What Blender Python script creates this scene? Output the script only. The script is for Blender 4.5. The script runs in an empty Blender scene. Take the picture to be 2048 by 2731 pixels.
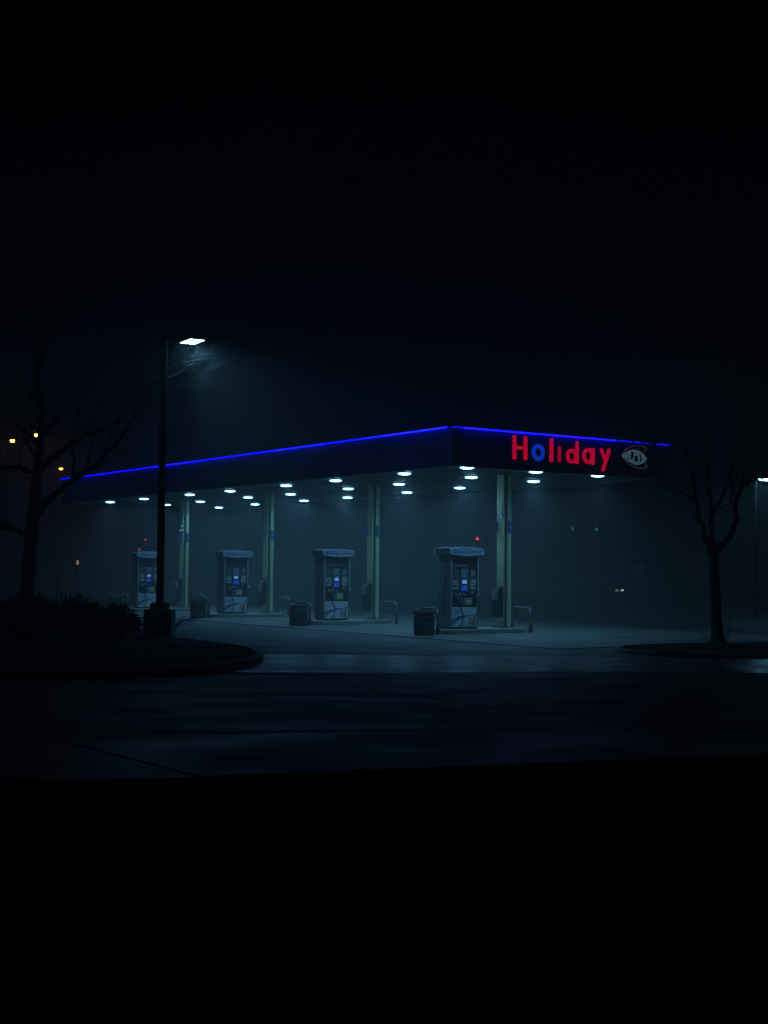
import bpy, math, random
from mathutils import Vector, Matrix
R = math.radians
random.seed(11)
scene = bpy.context.scene
col = scene.collection

# ------------------------------------------------------------------ camera
H_EYE, F_PX, PITCH, ROLL = 1.8, 3617.0, R(2.45), 0.0087
cam_d = bpy.data.cameras.new('camera')
cam_d.sensor_fit = 'HORIZONTAL'
cam_d.sensor_width = 36.0
cam_d.lens = 36.0 * F_PX / 2048.0
cam_d.clip_start = 0.1
cam_d.clip_end = 1000.0
cam = bpy.data.objects.new('camera', cam_d)
cam.matrix_world = (Matrix.Translation((0, 0, H_EYE)) @ Matrix.Rotation(math.pi / 2 + PITCH, 4, 'X')
                    @ Matrix.Rotation(ROLL, 4, 'Z'))
col.objects.link(cam)
scene.camera = cam

# ------------------------------------------------------------------ world: a moonless night sky
world = bpy.data.worlds.new('World')
scene.world = world
world.use_nodes = True
wn = world.node_tree.nodes
wl = world.node_tree.links
bg = wn['Background']
sky = wn.new('ShaderNodeTexSky')
sky.sky_type = 'NISHITA'
sky.sun_disc = False
sky.sun_elevation = R(-4.0)
sky.sun_rotation = R(200.0)
wl.new(sky.outputs[0], bg.inputs['Color'])
bg.inputs['Strength'].default_value = 0.002

# ------------------------------------------------------------------ exposure and render
vs = scene.view_settings
vs.view_transform = 'Standard'
vs.look = 'None'
vs.exposure = 0.0
vs.gamma = 1.0
vs.use_curve_mapping = False
cy = scene.cycles
cy.max_bounces = 5
cy.diffuse_bounces = 2
cy.glossy_bounces = 2
cy.transmission_bounces = 2
cy.volume_bounces = 2
cy.transparent_max_bounces = 4
cy.caustics_reflective = False
cy.caustics_refractive = False
cy.sample_clamp_indirect = 1.0
cy.sample_clamp_direct = 0.0
cy.use_light_tree = True
cy.filter_width = 1.1
cy.use_adaptive_sampling = False
cy.use_denoising = True
cy.denoiser = 'OPENIMAGEDENOISE'
cy.denoising_input_passes = 'RGB_ALBEDO_NORMAL'
cy.denoising_prefilter = 'ACCURATE'

LAMP = (0.20, 0.64, 1.0)          # colour of the white-cyan canopy light
K_CAN = 14.0                     # radiance of a canopy light lens
K_POST = 32.0                    # radiance of the car park lamp lens
W_CAN = 148.0                     # watts of the cut-off lamp in each canopy light
FOG = 0.0125


# ------------------------------------------------------------------ helpers
def ray(x, y):
    dx, dy = x - 1024.0, y - 1365.5
    c, s = math.cos(ROLL), math.sin(ROLL)
    x2, y2 = dx * c + dy * s, -dx * s + dy * c
    cp, sp = math.cos(PITCH), math.sin(PITCH)
    return Vector((x2, F_PX * cp + y2 * sp, F_PX * sp - y2 * cp))


def at(x, y, Y):
    r = ray(x, y)
    return Vector((0, 0, H_EYE)) + r * (Y / r.y)


def gnd(x, y, z=0.0):
    r = ray(x, y)
    return Vector((0, 0, H_EYE)) + r * ((z - H_EYE) / r.z)


# the station's own frame: x = t (along the sign face), y = s (along the row of pumps)
C0 = Vector((1.77, 35.5, 0))
ANG = math.atan2(0.567, 0.824)
ST = Matrix.Translation(C0) @ Matrix.Rotation(ANG, 4, 'Z')


def st(t, s, z=0.0):
    return ST @ Vector((t, s, z))


class MB:
    def __init__(self):
        self.v, self.f = [], []

    def add(self, vs_, fs):
        o = len(self.v)
        self.v += [tuple(p) for p in vs_]
        self.f += [tuple(i + o for i in f) for f in fs]
        return self

    def box(self, x0, x1, y0, y1, z0, z1, m=None):
        p = [Vector((x, y, z)) for z in (z0, z1) for x, y in ((x0, y0), (x1, y0), (x1, y1), (x0, y1))]
        if m is not None:
            p = [m @ q for q in p]
        return self.add(p, [(3, 2, 1, 0), (4, 5, 6, 7), (0, 1, 5, 4), (1, 2, 6, 5), (2, 3, 7, 6), (3, 0, 4, 7)])

    def prism_z(self, pts, z0, z1):
        n = len(pts)
        p = [(x, y, z0) for x, y in pts] + [(x, y, z1) for x, y in pts]
        return self.add(p, [tuple(reversed(range(n))), tuple(range(n, 2 * n))] +
                        [(i, (i + 1) % n, n + (i + 1) % n, n + i) for i in range(n)])

    def prism_y(self, pts, y0, y1):
        """pts are (x, z); counter-clockwise seen from -y"""
        n = len(pts)
        p = [(x, y0, z) for x, z in pts] + [(x, y1, z) for x, z in pts]
        return self.add(p, [tuple(range(n)), tuple(reversed(range(n, 2 * n)))] +
                        [(i, n + i, n + (i + 1) % n, (i + 1) % n) for i in range(n)])

    def prism_x(self, pts, x0, x1):
        n = len(pts)
        p = [(x0, y, z) for y, z in pts] + [(x1, y, z) for y, z in pts]
        return self.add(p, [tuple(reversed(range(n))), tuple(range(n, 2 * n))] +
                        [(i, (i + 1) % n, n + (i + 1) % n, n + i) for i in range(n)])

    def ring_y(self, cx, cz, rx, rz, ix, iz, y0, y1, n=28):
        p = []
        for y in (y0, y1):
            for (a, b) in ((rx, rz), (ix, iz)):
                p += [(cx + a * math.cos(2 * math.pi * k / n), y, cz + b * math.sin(2 * math.pi * k / n)) for k in range(n)]
        f = []
        for k in range(n):
            j = (k + 1) % n
            f += [(k, j, n + j, n + k), (2 * n + j, 2 * n + k, 3 * n + k, 3 * n + j),
                  (j, k, 2 * n + k, 2 * n + j), (n + k, n + j, 3 * n + j, 3 * n + k)]
        return self.add(p, f)

    def lathe(self, prof, n=16, c=(0, 0, 0)):
        p = [(c[0] + r * math.cos(2 * math.pi * k / n), c[1] + r * math.sin(2 * math.pi * k / n), c[2] + z)
             for r, z in prof for k in range(n)]
        f = [(i * n + k, i * n + (k + 1) % n, (i + 1) * n + (k + 1) % n, (i + 1) * n + k)
             for i in range(len(prof) - 1) for k in range(n)]
        f += [tuple(reversed(range(n))), tuple(range((len(prof) - 1) * n, len(prof) * n))]
        return self.add(p, f)

    def tube(self, pts, rad, n=6, cap=True):
        pts = [Vector(p) for p in pts]
        m = len(pts)
        rs = rad if isinstance(rad, (list, tuple)) else [rad] * m
        d0 = (pts[1] - pts[0]).normalized()
        u = d0.orthogonal().normalized()
        p = []
        for i in range(m):
            d = (pts[min(i + 1, m - 1)] - pts[max(i - 1, 0)]).normalized()
            u = (u - d * u.dot(d))
            u = u.normalized() if u.length > 1e-6 else d.orthogonal().normalized()
            w = d.cross(u)
            p += [pts[i] + (u * math.cos(2 * math.pi * k / n) + w * math.sin(2 * math.pi * k / n)) * rs[i] for k in range(n)]
        f = [(i * n + k, i * n + (k + 1) % n, (i + 1) * n + (k + 1) % n, (i + 1) * n + k) for i in range(m - 1) for k in range(n)]
        if cap:
            f += [tuple(reversed(range(n))), tuple(range((m - 1) * n, m * n))]
        return self.add(p, f)

    def build(self, name, mat=None, parent=None, smooth=False, bevel=0.0, loc=None):
        me = bpy.data.meshes.new(name)
        me.from_pydata(self.v, [], self.f)
        me.validate()
        me.update()
        if smooth:
            for q in me.polygons:
                q.use_smooth = True
        o = bpy.data.objects.new(name, me)
        col.objects.link(o)
        if mat is not None:
            me.materials.append(mat)
        if parent is not None:
            o.parent = parent
        if loc is not None:
            o.location = loc
        if bevel:
            b = o.modifiers.new('bevel', 'BEVEL')
            b.width = bevel
            b.segments = 2
            b.limit_method = 'ANGLE'
        return o


def tag(o, label=None, cat=None, group=None, kind=None):
    if label:
        o['label'] = label
    if cat:
        o['category'] = cat
    if group:
        o['group'] = group
    if kind:
        o['kind'] = kind
    return o


def empty(name, loc=(0, 0, 0), rz=0.0):
    o = bpy.data.objects.new(name, None)
    o.empty_display_size = 0.2
    o.location = loc
    o.rotation_euler = (0, 0, rz)
    col.objects.link(o)
    return o


def copy_tree(o, parent=None):
    c = o.copy()
    col.objects.link(c)
    if parent is not None:
        c.parent = parent
    for ch in o.children:
        copy_tree(ch, c)
    return c


def text_mesh(body, size, mat, name, parent, loc, rot=(math.pi / 2, 0, 0), shear=0.0, extrude=0.002, align='LEFT', sx=1.0):
    cu = bpy.data.curves.new(name, 'FONT')
    cu.body = body
    cu.size = size
    cu.shear = shear
    cu.extrude = extrude
    cu.align_x = align
    cu.align_y = 'CENTER'
    cu.offset = size * 0.012
    tmp = bpy.data.objects.new('tmp', cu)
    col.objects.link(tmp)
    bpy.context.view_layer.update()
    me = bpy.data.meshes.new_from_object(tmp.evaluated_get(bpy.context.evaluated_depsgraph_get()))
    bpy.data.objects.remove(tmp)
    bpy.data.curves.remove(cu)
    me.name = name
    me.materials.clear()
    me.materials.append(mat)
    o = bpy.data.objects.new(name, me)
    col.objects.link(o)
    o.parent = parent
    o.location = loc
    o.rotation_euler = rot
    o.scale = (sx, 1, 1)
    return o


# ------------------------------------------------------------------ materials
def mat(name, color, rough=0.5, metal=0.0, var=0.0, scale=6.0, bump=0.0, bscale=40.0, rvar=0.0, spec=0.5, stretch=None, wear=0.0):
    m = bpy.data.materials.new(name)
    m.use_nodes = True
    nt = m.node_tree
    b = nt.nodes['Principled BSDF']
    b.inputs['Base Color'].default_value = (*color, 1)
    b.inputs['Roughness'].default_value = rough
    b.inputs['Metallic'].default_value = metal
    b.inputs['Specular IOR Level'].default_value = spec
    if not (var or bump or rvar or wear):
        return m
    tc = nt.nodes.new('ShaderNodeTexCoord')
    mp = nt.nodes.new('ShaderNodeMapping')
    nt.links.new(tc.outputs['Object'], mp.inputs['Vector'])
    if stretch:
        mp.inputs['Scale'].default_value = stretch
    no = nt.nodes.new('ShaderNodeTexNoise')
    no.inputs['Scale'].default_value = scale
    no.inputs['Detail'].default_value = 7
    no.inputs['Roughness'].default_value = 0.62
    nt.links.new(mp.outputs[0], no.inputs['Vector'])
    if var:
        mr = nt.nodes.new('ShaderNodeMapRange')
        mr.inputs['From Min'].default_value = 0.3
        mr.inputs['From Max'].default_value = 0.7
        mr.inputs['To Min'].default_value = 1 - var
        mr.inputs['To Max'].default_value = 1 + var
        nt.links.new(no.outputs['Fac'], mr.inputs['Value'])
        mx = nt.nodes.new('ShaderNodeMix')
        mx.data_type = 'RGBA'
        mx.blend_type = 'MULTIPLY'
        mx.inputs['Factor'].default_value = 1
        mx.inputs['A'].default_value = (*color, 1)
        nt.links.new(mr.outputs[0], mx.inputs['B'])
        nt.links.new(mx.outputs['Result'], b.inputs['Base Color'])
    if rvar:
        n2 = nt.nodes.new('ShaderNodeTexNoise')
        n2.inputs['Scale'].default_value = scale * 0.6
        n2.inputs['Detail'].default_value = 5
        nt.links.new(mp.outputs[0], n2.inputs['Vector'])
        m2 = nt.nodes.new('ShaderNodeMapRange')
        m2.inputs['From Min'].default_value = 0.35
        m2.inputs['From Max'].default_value = 0.65
        m2.inputs['To Min'].default_value = max(0.05, rough - rvar)
        m2.inputs['To Max'].default_value = min(1, rough + rvar)
        nt.links.new(n2.outputs['Fac'], m2.inputs['Value'])
        nt.links.new(m2.outputs[0], b.inputs['Roughness'])
    if bump:
        n3 = nt.nodes.new('ShaderNodeTexNoise')
        n3.inputs['Scale'].default_value = bscale
        n3.inputs['Detail'].default_value = 4
        nt.links.new(mp.outputs[0], n3.inputs['Vector'])
        bp = nt.nodes.new('ShaderNodeBump')
        bp.inputs['Strength'].default_value = bump
        bp.inputs['Distance'].default_value = 0.02
        nt.links.new(n3.outputs['Fac'], bp.inputs['Height'])
        nt.links.new(bp.outputs[0], b.inputs['Normal'])
    return m


def glow(name, color, strength, base=(0.8, 0.8, 0.8), sample=True, rough=0.4):
    m = mat(name, base, rough)
    b = m.node_tree.nodes['Principled BSDF']
    b.inputs['Emission Color'].default_value = (*color, 1)
    b.inputs['Emission Strength'].default_value = strength
    m.cycles.emission_sampling = 'FRONT' if sample else 'NONE'
    return m


M = dict(
    asphalt=mat('asphalt', (0.066, 0.068, 0.07), 0.55, var=0.45, scale=1.3, bump=0.5, bscale=60, rvar=0.12),
    road=mat('road_asphalt', (0.045, 0.046, 0.048), 0.50, var=0.35, scale=1.6, bump=0.6, bscale=60, rvar=0.08, stretch=(0.6, 1.3, 1), spec=0.4),
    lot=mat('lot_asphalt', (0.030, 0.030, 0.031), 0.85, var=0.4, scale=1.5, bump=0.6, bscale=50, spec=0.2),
    slab=mat("forecourt_concrete", (0.16, 0.157, 0.147), 0.55, var=0.45, scale=0.7, bump=0.25, bscale=30, rvar=0.14),
    wet=mat('wet_concrete', (0.26, 0.26, 0.255), 0.29, var=0.3, scale=0.7, bump=0.2, bscale=24, rvar=0.16, stretch=(0.5, 1.2, 1)),
    walk=mat('sidewalk_concrete', (0.11, 0.11, 0.107), 0.5, var=0.3, scale=0.9, bump=0.3, bscale=30, rvar=0.14),
    joint=mat('joint', (0.02, 0.02, 0.02), 0.9),
    edge=mat('island_edge_highlight', (0.46, 0.46, 0.44), 0.30, var=0.25, scale=5, rvar=0.12),  # paler than the kerb: the top edge's grazing highlight is in the colour
    kerb=mat('kerb_concrete', (0.26, 0.255, 0.24), 0.7, var=0.3, scale=4, bump=0.3, bscale=40),
    soil=mat('soil', (0.03, 0.026, 0.02), 0.95, var=0.4, scale=5, bump=0.8, bscale=20),
    grass=mat('grass_blades', (0.03, 0.036, 0.014), 0.7, var=0.4, scale=2.0),
    fascia=mat('navy_fascia', (0.010, 0.014, 0.10), 0.42, var=0.15, scale=1.5, rvar=0.08),
    soffit=mat('soffit_metal', (0.17, 0.175, 0.175), 0.5, var=0.12, scale=1.2),
    column=mat('cream_paint', (0.56, 0.60, 0.36), 0.5, var=0.12, scale=3.0, stretch=(1, 1, 0.3)),
    silver=mat('shaded_silver_panel', (0.13, 0.14, 0.155), 0.5, metal=0.1, var=0.08, scale=5),  # darkened so the pump sides look unlit
    trim=mat('lit_trim', (0.32, 0.35, 0.39), 0.4, var=0.1, scale=9),
    white=mat('white_panel', (0.60, 0.65, 0.74), 0.4, var=0.07, scale=6),
    head=mat('pump_head_white', (0.36, 0.42, 0.54), 0.4, var=0.06, scale=5),
    dark=mat('dark_plastic', (0.022, 0.024, 0.028), 0.5, var=0.2, scale=8),
    black=mat('black_rubber', (0.012, 0.012, 0.013), 0.55),
    grey=mat('grey_plastic', (0.07, 0.075, 0.082), 0.5, var=0.15, scale=8),
    mid=mat('pale_blue_panel', (0.22, 0.27, 0.34), 0.5, var=0.15, scale=14),
    brown=mat('poster_brown', (0.17, 0.13, 0.09), 0.6, var=0.6, scale=26),
    label=mat('paper_label', (0.55, 0.56, 0.55), 0.5, var=0.15, scale=30),
    ink=mat('black_ink', (0.03, 0.03, 0.035), 0.5),
    blue=mat('print_blue', (0.02, 0.09, 0.32), 0.45),
    red=mat('print_red', (0.45, 0.06, 0.04), 0.45),
    yellow=mat('print_yellow', (0.50, 0.50, 0.06), 0.5, var=0.2, scale=30),
    metal=mat('nozzle_metal', (0.75, 0.75, 0.75), 0.3, metal=0.8),
    steel=mat('hoop_steel', (0.16, 0.16, 0.155), 0.38, metal=0.5, var=0.2, scale=9),
    bin=mat('bin_plastic', (0.018, 0.02, 0.022), 0.38, var=0.2, scale=7),
    bintop=mat('wet_lid_highlight', (0.07, 0.075, 0.08), 0.22, var=0.2, scale=7),  # wet gloss, with the lid and collar highlights painted in as lighter grey
    numblue=mat('number_blue', (0.012, 0.05, 0.28), 0.4),
    pole=mat('bronze_pole', (0.018, 0.016, 0.015), 0.8, var=0.2, scale=4, spec=0.1),
    galv=mat('galvanised_pole', (0.30, 0.31, 0.32), 0.5, metal=0.5, var=0.15, scale=6),
    pedestal=mat('pedestal_concrete', (0.20, 0.195, 0.185), 0.85, var=0.3, scale=5, bump=0.3),
    bark=mat('bark', (0.05, 0.042, 0.036), 0.75, var=0.4, scale=9, bump=0.8, bscale=30, stretch=(1, 1, 0.25)),
    twig=mat('wet_twig', (0.014, 0.012, 0.011), 0.55, var=0.3, scale=8, spec=0.2),
    needles=mat('juniper_needles', (0.03, 0.045, 0.025), 0.55, var=0.5, scale=4),
    car=mat('dark_car_paint', (0.03, 0.035, 0.045), 0.25, metal=0.3),
    glass=mat('car_glass', (0.01, 0.012, 0.015), 0.08),
    signgrey=mat('sign_back', (0.42, 0.44, 0.46), 0.45, metal=0.3, var=0.1, scale=8),
    lens=glow('canopy_lens', LAMP, K_CAN),
    postlens=glow('post_lens', LAMP, K_POST),
    farlens=glow('far_post_lens', LAMP, 38.0),
    sodium=glow('sodium_lens', (1.0, 0.40, 0.045), 34.0),
    neon=glow('neon_blue', (0.002, 0.002, 1.0), 8.0),
    neon2=glow('neon_blue_dim', (0.002, 0.002, 1.0), 1.8),
    neon3=glow('neon_blue_faint', (0.002, 0.002, 1.0), 0.6),
    neon4=glow('neon_blue_side', (0.0006, 0.0006, 1.0), 5.0),
    lred=glow('letter_red', (1.0, 0.004, 0.06), 0.54, base=(0.25, 0.01, 0.02)),
    lred2=glow('letter_red_weak', (1.0, 0.004, 0.06), 0.36, base=(0.5, 0.02, 0.05)),
    lblue=glow('letter_blue', (0.004, 0.07, 1.0), 0.50, base=(0.02, 0.06, 0.5)),
    eye=glow('emblem_pale', (0.35, 0.75, 0.9), 0.13, base=(0.6, 0.65, 0.65), sample=False),
    rim=glow('emblem_rim', (0.8, 0.65, 0.9), 0.05, base=(0.5, 0.5, 0.5), sample=False),
    crim=glow('emblem_red', (1.0, 0.05, 0.12), 0.005, base=(0.05, 0.005, 0.008), sample=False),
    navy=glow('emblem_navy', (0.02, 0.1, 0.5), 0.010, base=(0.01, 0.03, 0.15), sample=False),
    screen=glow('screen_pale', (0.22, 0.45, 1.0), 0.75, base=(0.1, 0.1, 0.1), sample=False),
    screen2=glow('screen_blue', (0.01, 0.10, 0.75), 0.50, base=(0.02, 0.05, 0.2), sample=False),
    sigred=glow('signal_red', (1.0, 0.05, 0.05), 3.5, base=(0.3, 0.02, 0.02)),
    sigred2=glow('signal_red_faint', (1.0, 0.09, 0.06), 0.55, base=(0.3, 0.02, 0.02)),
    siggreen=glow('signal_green', (0.1, 0.9, 0.7), 0.28, base=(0.02, 0.2, 0.15)),
    headlight=glow('car_headlight', (0.8, 0.95, 1.0), 0.9),
    headlight2=glow('car_headlight_turned', (0.8, 0.95, 1.0), 0.25),
    strip=glow('lit_strip', (1.0, 0.75, 0.6), 0.5),
)


def along_edge(pts, k):
    return pts


# ------------------------------------------------------------------ ground, road, pavements
def sheet(name, pts, z, m, parent=None):
    mb = MB()
    mb.add([(p[0], p[1], z) for p in pts], [tuple(range(len(pts)))])
    o = mb.build(name, m, parent)
    return o


ground = sheet('ground', [(-160, -25), (160, -25), (160, 190), (-160, 190)], 0.0, M['asphalt'])
tag(ground, 'wet dark asphalt ground stretching into the fog', kind='structure')
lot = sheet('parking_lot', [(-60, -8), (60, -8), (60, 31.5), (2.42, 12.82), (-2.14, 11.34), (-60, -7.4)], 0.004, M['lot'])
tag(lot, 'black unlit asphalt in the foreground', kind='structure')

far_edge = [(-60, 16.0), (-16, 20.3), (-4.3, 22.0), (-2.7, 23.0), (-1.4, 23.55), (5.24, 24.38), (6.9, 24.45), (20, 25.3), (60, 27.9)]
near_edge = [(60, 26.5), (9, 16.25), (2.86, 15.32), (1.2, 15.55), (-1.72, 14.98), (-6, 14.3), (-60, 6.0)]
road = sheet('road', far_edge[::-1] + near_edge[::-1], 0.006, M['road'])
tag(road, 'dark wet road between the two pale concrete strips', kind='structure')

# cracks sealed in the road surface, thin ribbons of tar
mb = MB()
for (x0, y0, x1, y1) in ((937, 1831, 1300, 1886), (1300, 1886, 1640, 1926), (560, 1845, 900, 1858)):
    a, b = gnd(x0, y0), gnd(x1, y1)
    d = (b - a)
    nrm = Vector((-d.y, d.x, 0)).normalized()
    n = 14
    pa = []
    for i in range(n + 1):
        c = a + d * (i / n) + nrm * random.uniform(-.05, .05)
        w = random.uniform(.012, .03)
        pa += [(c + nrm * w), (c - nrm * w)]
    mb.add([(p.x, p.y, 0.010) for p in pa], [(2 * i, 2 * i + 1, 2 * i + 3, 2 * i + 2) for i in range(n)])
mb.build('sealed_crack', M['joint'], road)

# apron: pale wet concrete panels between road and forecourt
apron = sheet('driveway_apron', [(-2.9, 22.95), (-1.4, 23.56), (5.24, 24.39), (6.9, 24.46), (20, 25.31), (20, 28.55), (4, 28.75), (-2.6, 28.7)],
              0.003, M['joint'])
tag(apron, 'pale wet concrete driveway strip in front of the forecourt', kind='structure')


def fy(x):
    return 23.60 + (x + 1.4) * 0.125 if x < 5.24 else 24.43 + (x - 5.24) * 0.063


def by(x):
    return 28.70


jn = [(-3.1, -4.4), (3.55, 2.1), (10.1, 8.7), (16.5, 15.1)]
for i in range(3):
    (n0, f0), (n1, f1) = jn[i], jn[i + 1]
    g = 0.022
    pts = []
    K = 6
    nl = [(n0 + g + (n1 - n0 - 2 * g) * k / K) for k in range(K + 1)]
    fl = [(f0 + g + (f1 - f0 - 2 * g) * k / K) for k in range(K + 1)]
    pts = [(x, fy(max(x, -2.4)) + .015) for x in nl] + [(x, by(x)) for x in fl[::-1]]
    mbp = MB()
    n = len(pts)
    mbp.prism_z(pts, -0.05, 0.012)
    mbp.build('concrete_panel', M['wet'], apron)

# near pavement
walk = sheet('sidewalk', [(-30, 8.6), (-2.14, 11.36), (2.42, 12.84), (30, 21.8), (30, 21.3), (9, 16.2), (2.86, 15.28), (-.47, 14.54), (-6, 13.6), (-30, 9.7)],
             0.008, M['joint'])
tag(walk, 'near concrete strip along the road edge', kind='structure')


def wn_(x):
    return 11.40 + (x + 2.14) * 0.325 if x > -2.14 else 11.40 + (x + 2.14) * 0.10


def wf_(x):
    return 14.52 + (x + .47) * 0.222 if x > -.47 else 14.52 + (x + .47) * 0.16


jw = [(-14.0, -16.0), (-7.6, -9.6), (-1.55, -3.4), (4.5, 2.7), (10.5, 8.7)]
for i in range(4):
    (n0, f0), (n1, f1) = jw[i], jw[i + 1]
    g = 0.012
    K = 6
    nl = [(n0 + g + (n1 - n0 - 2 * g) * k / K) for k in range(K + 1)]
    fl = [(f0 + g + (f1 - f0 - 2 * g) * k / K) for k in range(K + 1)]
    MB().prism_z([(x, wn_(x)) for x in nl] + [(x, wf_(x)) for x in fl[::-1]], -0.05, 0.03 + 0.004 * i).build('concrete_panel', M['walk'], walk, bevel=0.008)
# gutter pan between pavement and road
mb = MB()
xs = [-12 + 1.0 * k for k in range(25)]
pts = [(x, wf_(x) + .02) for x in xs] + [(x, wf_(x) + .42) for x in xs[::-1]]
mb.prism_z(pts, -0.05, 0.014)
mb.build('gutter', M['walk'], walk)

# concrete slab under the canopy
slab = empty('forecourt_slab', C0, ANG)
tag(slab, 'pale concrete slab under the canopy around the pumps', kind='structure')
g = 0.012
sx = [-0.35, 4.9, 10.2]
sy = [-4.6, -0.4, 3.2, 6.6, 10.1, 13.7, 17.2, 20.7, 24.2, 30.2]
for i in range(2):
    for j in range(len(sy) - 1):
        MB().box(sx[i] + g, sx[i + 1] - g, sy[j] + g, sy[j + 1] - g, -0.06, 0.016 + 0.002 * ((i + j) % 2)).build('concrete_panel', M['slab'], slab)


# ------------------------------------------------------------------ kerbed planting islands
def smooth_poly(pts, n=5):
    out = []
    m = len(pts)
    for i in range(m):
        p0, p1, p2, p3 = (Vector(pts[(i + k - 1) % m]) for k in range(4))
        for k in range(n):
            t = k / n
            out.append(0.5 * ((2 * p1) + (-p0 + p2) * t + (2 * p0 - 5 * p1 + 4 * p2 - p3) * t * t + (-p0 + 3 * p1 - 3 * p2 + p3) * t ** 3))
    return [(p.x, p.y) for p in out]


def inset(pts, d):
    m = len(pts)
    out = []
    for i in range(m):
        a, b = Vector(pts[i - 1]), Vector(pts[(i + 1) % m])
        t = (b - a).normalized()
        out.append((pts[i][0] - t.y * d, pts[i][1] + t.x * d))
    return out


def inside(p, poly):
    c = False
    n = len(poly)
    for i in range(n):
        x1, y1 = poly[i]
        x2, y2 = poly[i - 1]
        if (y1 > p[1]) != (y2 > p[1]) and p[0] < (x2 - x1) * (p[1] - y1) / (y2 - y1) + x1:
            c = not c
    return c


def island(name, pts, h, label, blades, area):
    poly = smooth_poly(pts)
    inn = inset(poly, 0.16)
    n = len(poly)
    isl = empty(name, (0, 0, 0))
    tag(isl, label, kind='structure')
    out2 = inset(poly, 0.03)
    v = [(x, y, -0.05) for x, y in poly] + [(x, y, h - .025) for x, y in poly] + [(x, y, h) for x, y in out2] + [(x, y, h) for x, y in inn] + [(x, y, h - 0.06) for x, y in inn]
    f = []
    for i in range(n):
        j = (i + 1) % n
        for k in range(4):
            f.append((k * n + i, k * n + j, (k + 1) * n + j, (k + 1) * n + i))
    MB().add(v, f).build('kerb', M['kerb'], isl)
    MB().add([(x, y, h - 0.02) for x, y in inn], [tuple(range(n))]).build('planting_bed', M['soil'], isl)
    mb = MB()
    x0, x1, y0, y1 = area
    c = 0
    while c < blades:
        x, y = random.uniform(x0, x1), random.uniform(y0, y1)
        if not inside((x, y), inn):
            continue
        c += 1
        a = random.uniform(0, 6.28)
        hh = random.uniform(.03, .09)
        w = random.uniform(.004, .009)
        lx, ly = random.uniform(-.05, .05), random.uniform(-.05, .05)
        dx, dy = math.cos(a) * w, math.sin(a) * w
        mb.add([(x - dx, y - dy, h - .02), (x + dx, y + dy, h - .02), (x + lx, y + ly, h - .02 + hh)], [(0, 1, 2)])
    g_ = mb.build('grass', M['grass'])
    return isl, g_


isl_l, grass_l = island('left_island', [(-17, 20.2), (-8, 21.25), (-4.2, 22.15), (-3.15, 23.0), (-2.6, 24.3), (-2.35, 26.0), (-2.45, 27.6), (-3.0, 29.5),
                                        (-4.0, 31.3), (-5.2, 33.1), (-7.5, 35.3), (-12, 38), (-20, 41), (-24, 32)], 0.15,
                        'kerbed planting island with shrubs, lamp post and tree at left', 9000, (-14, -2.3, 21, 37))
tag(grass_l, 'short dark grass on the left kerbed island', 'grass', kind='stuff')
isl_r, grass_r = island('right_island', [(5.25, 30.9), (5.4, 29.9), (6.1, 29.2), (8, 28.8), (14, 28.5), (21, 28.4), (23, 32), (20, 36), (13, 34.6), (9.5, 33.7), (7.2, 33.0), (5.8, 31.9)], 0.10,
                        'kerbed planting island with a single bare tree at right', 4500, (5.3, 13, 28.5, 35))
tag(grass_r, 'short dark grass around the right tree', 'grass', kind='stuff')

# ------------------------------------------------------------------ canopy
CL, CW = 27.5, 8.0
ZB, ZT, ZS = 4.55, 5.57, 4.615
canopy = empty('canopy', C0, ANG)
tag(canopy, 'long flat fuel station canopy with navy fascia and blue neon edge', 'canopy')
MB().box(0.12, CW - .12, 0.12, CL - .12, ZS, ZS + .06).build('soffit', M['soffit'], canopy)
MB().box(0.12, CW - .12, 0.12, CL - .12, 5.30, 5.36).build('roof', M['soffit'], canopy)
MB().box(0, .118, .12, CL - .12, ZB, ZT).build('fascia', M['fascia'], canopy, bevel=.008)
MB().box(CW - .118, CW, .12, CL - .12, ZB, ZT).build('fascia', M['fascia'], canopy, bevel=.008)
MB().box(0, CW, 0, .118, ZB, ZT).build('fascia', M['fascia'], canopy, bevel=.008)
MB().box(0, CW, CL - .118, CL, ZB, ZT).build('fascia', M['fascia'], canopy, bevel=.008)
MB().box(CW - .124, CW - .1195, .13, CL - .13, ZB + .01, ZS - .002).build('fascia_liner', M['grey'], canopy)
MB().box(.13, CW - .13, CL - .124, CL - .1195, ZB + .01, ZS - .002).build('fascia_liner', M['grey'], canopy)
# soffit decking seams: shallow ribs across the canopy
mb = MB()
for k in range(1, 34):
    y = 0.12 + k * (CL - .24) / 34
    mb.box(.13, CW - .13, y - .015, y + .015, ZS - .012, ZS - .0005)
o = mb.build('soffit_seams', M['soffit'], canopy)
o['kind'] = 'stuff'
# neon tubes
ZN = 5.565
for (a, b, m) in ((0.30, 3.0, 'neon'), (3.02, 5.84, 'neon'), (5.94, 6.46, 'neon2'), (6.58, 6.78, 'neon2'), (6.80, 7.24, 'neon3'), (7.50, 8.04, 'neon2')):
    MB().tube([(a, -.085, ZN), (b, -.085, ZN)], 0.021, 8).build('neon_tube', M[m], canopy, smooth=True)
MB().tube([(-.06, -.085, ZN), (.26, -.085, ZN)], 0.019, 8).build('neon_tube', M['neon2'], canopy, smooth=True)
n = 9
for k in range(n):
    a = 0.12 + k * (CL - .1) / n
    b = a + (CL - .1) / n - .03
    MB().tube([(-.085, a, ZN), (-.085, b, ZN)], 0.023, 8).build('neon_tube', M[('neon', 'neon4', 'neon', 'neon4', 'neon4', 'neon', 'neon4', 'neon4', 'neon4')[k]], canopy, smooth=True)
mb = MB()
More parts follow.
